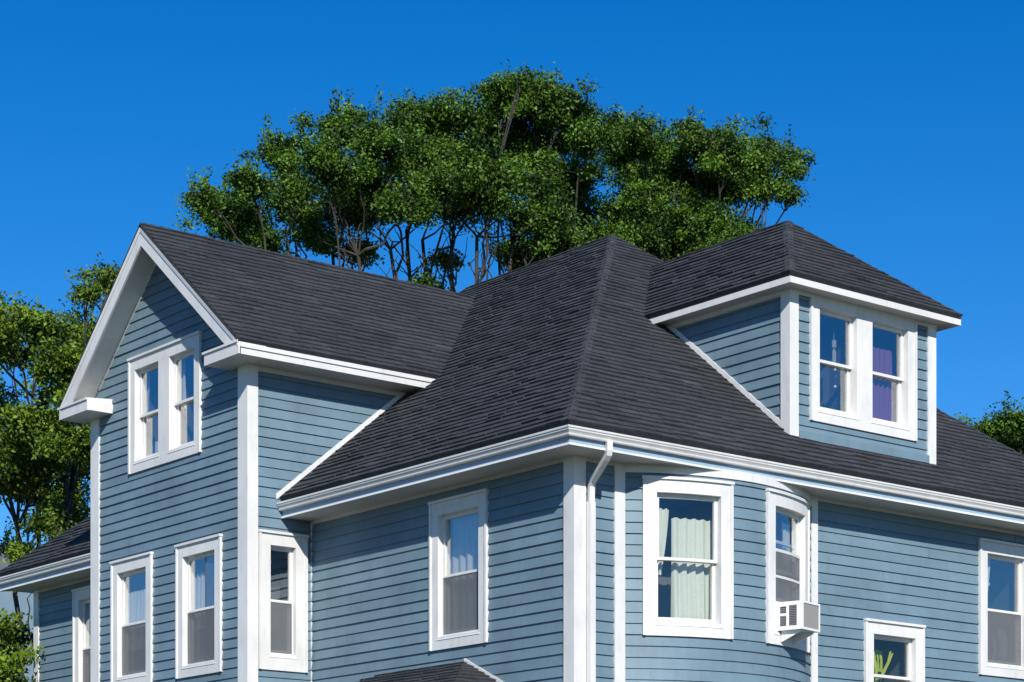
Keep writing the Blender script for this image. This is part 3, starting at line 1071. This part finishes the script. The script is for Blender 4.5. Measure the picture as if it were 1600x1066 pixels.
for (d0, d1, r, t) in ((0.06, 0.14, zs + 0.05, zs + 0.17), (0.06, 0.14, zs + 0.20, zs + 0.28), (0.18, 0.28, zs + 0.05, zs + 0.29)):
    g = Geo()
    v = [AM(-AW - 0.002, d, z) for d, z in ((d0, r), (d1, r), (d1, t), (d0, t))]
    v2 = [AM(-AW + 0.004, d, z) for d, z in ((d0, r), (d1, r), (d1, t), (d0, t))]
    g.prism(v, v2)
    lv = g.build('louvre', 'dark_metal', ac)
    g = Geo()
    kk = int((t - r) / 0.02)
    for j in range(kk):
        z = r + 0.01 + j * 0.02
        g.prism([AM(-AW - 0.006, d0 + 0.004, z), AM(-AW - 0.006, d1 - 0.004, z), AM(-AW - 0.006, d1 - 0.004, z + 0.006), AM(-AW - 0.006, d0 + 0.004, z + 0.006)],
                [AM(-AW - 0.0022, d0 + 0.004, z), AM(-AW - 0.0022, d1 - 0.004, z), AM(-AW - 0.0022, d1 - 0.004, z + 0.006), AM(-AW - 0.0022, d0 + 0.004, z + 0.006)])
    g.build('louvre_blades', 'ac_grille', lv, kind='stuff')
for s in (-1, 1):
    g = Geo()
    a, b = sorted((s * (AW + 0.001), 0.51 if s > 0 else -0.245))
    wbox(g, AM, a, b, zs, zs + AH, -0.10, -0.085)
    g.build('side_panel', 'ac_plastic', ac)
for s in (-0.15, 0.15):
    g = Geo()
    v = [AM(s - 0.012, 0.045, zs - 0.001), AM(s - 0.012, 0.30, zs - 0.001), AM(s - 0.012, 0.30, zs - 0.02), AM(s - 0.012, 0.045, zs - 0.13)]
    v2 = [AM(s + 0.012, 0.045, zs - 0.001), AM(s + 0.012, 0.30, zs - 0.001), AM(s + 0.012, 0.30, zs - 0.02), AM(s + 0.012, 0.045, zs - 0.13)]
    g.prism(v, v2)
    g.build('bracket', 'ac_plastic', ac)

# yellow-green straps tied in the small window
lime = empty('strap_hanging', M_FRONT(5.15, -0.3, 3.45), label='yellow-green straps and cloth hanging inside the small low window', category='hanging')
def ribbon(gg, mp, pts, w, d):
    v, f = [], []
    for i, (s, z, dd) in enumerate(pts):
        s += 0.17
        v += [mp(s - w / 2, d + dd, z), mp(s + w / 2, d + dd, z + 0.006), mp(s + w / 2, d + dd - 0.012, z + 0.006), mp(s - w / 2, d + dd - 0.012, z)]
    for i in range(len(pts) - 1):
        a, b = 4 * i, 4 * i + 4
        f += [(a + j, a + (j + 1) % 4, b + (j + 1) % 4, b + j) for j in range(4)]
    f += [(3, 2, 1, 0), tuple(4 * (len(pts) - 1) + j for j in range(4))]
    gg.add(v, f)
for k, (pts, wd) in enumerate([([(5.02, 3.45, 0), (5.05, 3.25, 0.02), (5.10, 3.05, 0), (5.08, 2.7, 0.01), (5.08, 2.5, 0)], 0.05),
                               ([(5.36, 3.44, 0.03), (5.27, 3.30, 0.04), (5.15, 3.14, 0.05), (4.97, 3.00, 0.04)], 0.028),
                               ([(5.30, 3.46, 0.05), (5.24, 3.32, 0.06), (5.13, 3.17, 0.06), (5.10, 3.0, 0.05), (5.11, 2.7, 0.05)], 0.026)]):
    g = Geo()
    ribbon(g, M_FRONT, pts, wd, -0.22)
    g.build('strap', 'cloth_lime', lime)
g = Geo()
for i in range(9):
    s = 4.985 + i * 0.03
    ribbon(g, M_FRONT, [(s, 3.47 + 0.01 * (i % 2), 0), (s + 0.008 * (i % 3), 3.36, 0.02 * (i % 2)), (s + 0.02, 3.2, 0)], 0.022, -0.27)
g.build('cloth', 'cloth_lime', lime)

# white garment on a hanger in the right window
hg = empty('garment', M_FRONT(7.55, -0.25, 3.9), label='small white garment on a hanger in the window at the right edge', category='garment')
g = Geo()
pts = [(7.47 + 0.08 * (1 - math.cos(t)), 4.02 + 0.04 * math.sin(t), 0) for t in np.linspace(0.2, 2.94, 9)]
ribbon(g, M_FRONT, pts, 0.02, -0.2)
g.build('hanger', 'white_paint', hg)
curt = Geo()
for (sa, sb, za, zb) in ((7.50, 7.60, 3.93, 3.56), (7.58, 7.66, 3.90, 3.52), (7.38, 7.42, 3.82, 3.48)):
    ribbon(curt, M_FRONT, [(sa + 0.04, za, 0), ((sa + sb) / 2 + 0.01, (za + zb) / 2, 0.02), (sb - 0.03, zb, 0)], sb - sa, -0.21)
curt.build('cloth', 'cloth_white', hg)

# glass ornament in the dormer
orn = empty('suncatcher', M_DORM(4.42, -0.2, 7.2), label='hanging glass ornament in the left window of the dormer', category='ornament')
g = Geo()
lathe(g, M_DORM(4.55, -0.2, 7.02), [(0.004, 0.0), (0.028, 0.02), (0.028, 0.17), (0.012, 0.18), (0.012, 0.20), (0.030, 0.21), (0.030, 0.30), (0.004, 0.31), (0.002, 0.5)], 6)
g.build('crystal', 'ac_grille', orn)
g = Geo()
for i, zz in enumerate((6.93, 6.86, 6.72)):
    lathe(g, M_DORM(4.57 + 0.015 * (i % 2), -0.2, zz), [(0.003, 0), (0.022, 0.015), (0.022, 0.03), (0.003, 0.045)], 8)
g.build('bead', 'white_paint', orn)

# pendant lamps seen through the glass
def pendant(mp, s, z, label):
    e = empty('pendant_light', mp(s, -0.35, z), label=label, category='lamp')
    g = Geo()
    lathe(g, mp(s, -0.35, z), [(0.004, -0.03), (0.022, -0.02), (0.026, 0.0), (0.012, 0.035), (0.006, 0.06)], 10)
    g.build('lamp_shade', 'white_paint', e)
    g = Geo()
    lathe(g, mp(s, -0.35, z + 0.06), [(0.003, 0), (0.003, 0.25)], 6)
    g.build('cord', 'dark_metal', e)
pendant(M_SIDE, -0.42, 4.70, 'small white pendant in the narrow window between the wing corner board and the long wall')
pendant(M_FRONT, 7.62, 4.55, 'small white pendant in the blue pane of the window at the right edge')

# little mirror on the gable window sill
mir = empty('mirror', M_GAB(7.95, -0.2, 6.35), label='small white-framed mirror on the sill of the gable window', category='mirror')
g = Geo()
wbox(g, M_GAB, 7.86, 8.02, 6.36, 6.62, -0.22, -0.20)
g.build('frame', 'white_paint', mir)
g = Geo()
wbox(g, M_GAB, 7.885, 7.995, 6.385, 6.595, -0.1995, -0.197)
g.build('mirror_glass', 'glass', mir)

# ------------------------------------------------------------------ neighbouring house beyond the left corner
nb = empty('neighbour_house', at(-60, 1440, 62) * np.array((1, 1, 0)) + np.array((0, 0, GZ)), label='grey roofed neighbouring house at the far left edge', category='house')
c = at(-75, 1440, 62)
zt, zb_ = (HY - 856) / FPX * 62, (HY - 915) / FPX * 62
g = Geo()
cx, cy = c[0], c[1]
hw = 3.3
g.box(cx - hw + 0.35, cx + hw - 0.35, cy - hw + 0.35, cy + hw - 0.35, GZ, zb_ - 0.2)
g.build('wall', 'neighbour_siding', nb)
g = Geo()
v = [(cx - hw, cy - hw, zb_), (cx + hw, cy - hw, zb_), (cx + hw, cy + hw, zb_), (cx - hw, cy + hw, zb_), (cx - 1.2, cy - 1.0, zt), (cx + 1.2, cy - 1.0, zt), (cx + 1.2, cy + 1.0, zt), (cx - 1.2, cy + 1.0, zt)]
g.add(v, [(3, 2, 1, 0), (4, 5, 6, 7), (0, 1, 5, 4), (1, 2, 6, 5), (2, 3, 7, 6), (3, 0, 4, 7)])
g.build('roof', 'neighbour_shingle', nb)
g = Geo()
for q in (-1, 1):
    g.box(cx - hw - 0.02, cx + hw + 0.02, cy + q * hw - 0.03, cy + q * hw + 0.03, zb_ - 0.2, zb_ - 0.001)
    g.box(cx + q * hw - 0.03, cx + q * hw + 0.03, cy - hw + 0.031, cy + hw - 0.031, zb_ - 0.199, zb_ - 0.002)
g.build('fascia', 'white_paint', nb)

# ------------------------------------------------------------------ trees
def tube(V, F, pts, r0, r1, n=5):
    pts = [np.array(p, float) for p in pts]
    base = len(V)
    m_ = len(pts)
    for i, p in enumerate(pts):
        t = pts[min(i + 1, m_ - 1)] - pts[max(i - 1, 0)]
        t = t / (np.linalg.norm(t) + 1e-9)
        a = np.cross(t, (0.3, 0.9, 0.2))
        a /= np.linalg.norm(a)
        b = np.cross(t, a)
        r = r0 + (r1 - r0) * i / (m_ - 1)
        for k in range(n):
            th = 6.2832 * k / n
            q = p + (a * math.cos(th) + b * math.sin(th)) * r
            V.append((q[0], q[1], q[2] + EYE))
    for i in range(m_ - 1):
        for k in range(n):
            F.append((base + i * n + k, base + i * n + (k + 1) % n, base + (i + 1) * n + (k + 1) % n, base + (i + 1) * n + k))

def bez(a, b, c, n=6, wob=0.0):
    out = []
    for i in range(n + 1):
        t = i / n
        p = (1 - t) ** 2 * a + 2 * t * (1 - t) * b + t * t * c
        if 0 < i < n and wob:
            p = p + rng.normal(0, wob, 3)
        out.append(p)
    return out

def tree(name, label, base, stems, clumps, leaf=0.09, per_twig=108, twigs=92, mat='leaf_dark', group=None, spread=2.2, tw=0.145, depth=50.0, bare=0, sq=0.75, fill=0.92):
    """stems: fork points; clumps: (px, py, radius px) of the crown at `depth`, spread in depth at random"""
    root = empty(name, base, label=label, category='tree')
    if group:
        root['group'] = group
    V, F = [], []
    LP, LT = [], []
    base = np.array(base, float)
    cents = []
    ppm = FPX / depth
    stems = [np.array(s, float) for s in stems]
    paths = []
    for s in stems:
        kk = base + (s - base) * 0.5 + rng.normal(0, 0.25, 3) * np.array((1, 1, 0))
        ln = np.linalg.norm(s - base)
        path = bez(base + rng.normal(0, 0.12, 3) * np.array((1, 1, 0)), kk, s, 16, 0.05)
        tube(V, F, path, 0.0075 * ln, 0.038, 7)
        paths.append(path)
    for (x, y, r) in clumps:
        dd = rng.uniform(-spread, spread)
        c = at(x, y + 7, depth + dd)
        R = r / ppm * fill
        # limb from the nearest stem top
        pth = min(paths, key=lambda q: np.linalg.norm((q[-1] - c) * np.array((1, 1, 0.6))) + rng.uniform(0, 1.2))
        s = pth[rng.integers(-4, 0)]
        midp = s * 0.5 + c * 0.5 + np.array((0, 0, 0.15 * np.linalg.norm(c - s))) * rng.uniform(-0.3, 0.6) + rng.normal(0, 0.2, 3)
        limb = bez(s, midp, c, 7, 0.07)
        tube(V, F, limb, 0.036, 0.014, 5)
        nt_ = max(5, int(twigs * (R / 0.7) ** 2))
        subs = []
        for k in range(7):
            dirv = rng.normal(0, 1, 3)
            dirv /= np.linalg.norm(dirv)
            sp = c + dirv * R * rng.uniform(0.45, 0.85) * np.array((1, 1, sq))
            root_p = limb[rng.integers(5, 8)]
            tube(V, F, bez(root_p, (root_p + sp) / 2 + rng.normal(0, 0.1, 3), sp, 4, 0.02), 0.014, 0.007, 3)
            subs.append((sp, rng.uniform(0.28, 0.5) * R, np.array((rng.uniform(0.8, 1.5), rng.uniform(0.8, 1.5), rng.uniform(0.45, 0.9)))))
        for k in range(nt_):
            sp, sr, sa = subs[rng.integers(7)]
            tip = sp + rng.normal(0, 1, 3) * sr * sa
            if rng.uniform() < 0.10:                        # stray twigs tie neighbouring clumps together
                tip = c + rng.normal(0, 0.85, 3) * R * np.array((1.1, 1.1, 0.7))
            dirv = (tip - c) / (np.linalg.norm(tip - c) + 1e-6)
            tube(V, F, [sp, (sp + tip) / 2 + rng.normal(0, 0.04, 3), tip], 0.007, 0.004, 3)
            m_ = int(per_twig * rng.uniform(0.6, 1.4))
            sh = np.array((tw, tw, tw * 0.62))
            if dirv[2] > 0.45 and rng.uniform() < 0.4:      # upright leader shoot
                sh = np.array((tw * 0.4, tw * 0.4, tw * 1.3))
                tip = tip + np.array((0, 0, 0.12))
                m_ = int(m_ * 0.6)
            pts = tip + np.clip(rng.normal(0, 1, (m_, 3)), -2, 2) * sh
            LP.append(pts)
            LT.append(np.clip(rng.normal(0.42, 0.2, m_) + rng.normal(0, 0.26), 0, 1))
    for k in range(bare):
        a = paths[rng.integers(len(paths))]
        p = a[rng.integers(-6, 0)]
        q = p + np.array((rng.uniform(-1, 1), rng.uniform(-1, 1), rng.uniform(0.4, 1.3)))
        if rng.uniform() < 0.5:
            V2 = q + rng.uniform(-0.6, 0.6, 3)
            tube(V, F, bez((p + q) / 2, (p + V2) / 2 + rng.normal(0, 0.2, 3), V2, 4, 0.03), 0.02, 0.006, 3)
        tube(V, F, bez(p, (p + q) / 2 + rng.normal(0, 0.25, 3), q, 5, 0.03), 0.024, 0.006, 4)
    me = bpy.data.meshes.new('trunk')
    me.from_pydata(V, [], F)
    me.materials.append(MAT['bark'])
    link('trunk', me, root)
    P = np.concatenate(LP)
    T = np.concatenate(LT)
    N = len(P)
    nrm = rng.normal(0, 1, (N, 3)) + np.array((-0.2, -0.35, 0.75))
    nrm /= np.linalg.norm(nrm, axis=1)[:, None]
    ax = np.cross(nrm, rng.normal(0, 1, (N, 3)))
    ax /= np.linalg.norm(ax, axis=1)[:, None]
    bx = np.cross(nrm, ax)
    ln = leaf * rng.uniform(0.6, 1.3, N)[:, None]
    wd = ln * rng.uniform(0.45, 0.7, N)[:, None]
    fold = nrm * wd * 0.25
    verts = np.stack([P - ax * ln * 0.5, P + bx * wd * 0.5 + fold, P + ax * ln * 0.5, P - bx * wd * 0.5 + fold], 1).reshape(-1, 3)
    verts[:, 2] += EYE
    me = bpy.data.meshes.new('crown')
    me.vertices.add(4 * N)
    me.vertices.foreach_set('co', verts.astype(np.float32).ravel())
    tri = (np.arange(N)[:, None] * 4 + np.array([0, 1, 2, 0, 2, 3])).ravel()
    me.loops.add(6 * N)
    me.loops.foreach_set('vertex_index', tri.astype(np.int32))
    me.polygons.add(2 * N)
    me.polygons.foreach_set('loop_start', np.arange(0, 6 * N, 3, dtype=np.int32))
    me.update(calc_edges=True)
    at_ = me.attributes.new('tint', 'FLOAT', 'FACE')
    at_.data.foreach_set('value', np.repeat(T, 2).astype(np.float32))
    me.materials.append(MAT[mat])
    link('crown', me, root)
    return root

def on_ground(x, depth):
    p = at(x, HY, depth)
    return (p[0], p[1], GZ)

big = [(318, 305, 22), (345, 330, 30), (385, 275, 30), (390, 335, 38), (420, 370, 30), (440, 240, 38), (455, 300, 45), (530, 195, 36), (515, 255, 45), (545, 320, 45), (490, 365, 30),
       (590, 225, 42), (600, 285, 45), (640, 185, 38), (650, 240, 45), (640, 310, 36), (560, 385, 22), (700, 180, 40), (715, 240, 48), (700, 295, 42), (760, 190, 42), (770, 260, 48), (760, 315, 35),
       (795, 140, 32), (840, 150, 38), (880, 165, 38), (812, 118, 12), (830, 215, 42), (895, 215, 34), (835, 275, 48), (895, 285, 42), (850, 335, 38), (900, 330, 32), (815, 385, 34), (870, 385, 36), (925, 205, 32), (905, 380, 30), (660, 440, 18), (700, 400, 16)]
tree('maple_tree', 'tall broad green tree behind the valley between the gabled wing and main roof', on_ground(690, 50), [at(450, 390, 50), at(520, 400, 50.6), at(560, 400, 49), at(610, 390, 49.5), at(635, 360, 50.8), at(660, 375, 50.5), at(705, 385, 50), at(745, 370, 49), at(800, 380, 50), at(860, 400, 51)],
     big, depth=50, bare=220)
right = [(965, 215, 34), (1005, 215, 34), (985, 255, 28), (1040, 250, 36), (1080, 220, 32), (1085, 275, 44), (1030, 300, 44), (1130, 235, 36), (1135, 285, 40), (1075, 195, 14), (1185, 255, 34), (1200, 225, 20), (1236, 236, 16), (1236, 264, 17), (1234, 298, 17),
         (985, 320, 38), (1060, 345, 44), (1110, 345, 42), (1010, 370, 42), (1150, 360, 32), (1070, 390, 36), (960, 365, 36), (1120, 385, 30), (1020, 400, 30), (1200, 290, 18)]
tree('maple_tree', 'green tree rising between the main roof peak and the dormer roof', on_ground(1040, 53), [at(1000, 400, 53), at(1045, 390, 52.5), at(1090, 380, 53.5), at(1120, 330, 53)], right, depth=53, bare=6)
left = [(152, 442, 15), (178, 428, 16), (138, 452, 9), (15, 505, 26), (60, 510, 26), (105, 520, 26), (145, 530, 26), (25, 548, 22), (85, 552, 26), (130, 575, 28), (112, 612, 26), (140, 640, 28), (30, 648, 20), (5, 640, 18), (75, 655, 30), (25, 690, 30), (110, 690, 32), (60, 720, 28), (12, 745, 26), (120, 728, 22),
        (95, 765, 28), (112, 805, 22), (82, 815, 20), (60, 765, 16), (100, 840, 18), (-40, 520, 36), (-40, 640, 36), (-40, 720, 36), (38, 858, 11), (15, 848, 10)]
tree('oak_tree', 'leafy green tree beyond the left end of the house', on_ground(40, 43), [at(60, 760, 43), at(20, 720, 43.5), at(110, 700, 42.5), at(140, 600, 43)], left, depth=43, mat='leaf_light', bare=8, fill=1.12)
bush = [(5, 970, 18), (20, 985, 13), (0, 1005, 18), (20, 1022, 14), (2, 1045, 20), (20, 1062, 14), (-30, 990, 30), (-30, 1050, 30), (10, 1095, 30)]
tree('dogwood_tree', 'low bright green tree under the eave at the lower left corner', on_ground(15, 35.5), [at(5, 1060, 35.5), at(25, 1080, 35.5)], bush, depth=35.5, mat='leaf_light', spread=0.7)
far = [(1530, 668, 18), (1560, 665, 24), (1590, 655, 26), (1580, 690, 26), (1610, 690, 30), (1640, 660, 40), (1650, 710, 40), (1605, 725, 30)]
tree('maple_tree', 'dark green tree showing beyond the roof slope at the right edge', on_ground(1610, 56), [at(1590, 720, 56), at(1630, 720, 56)], far, depth=56)
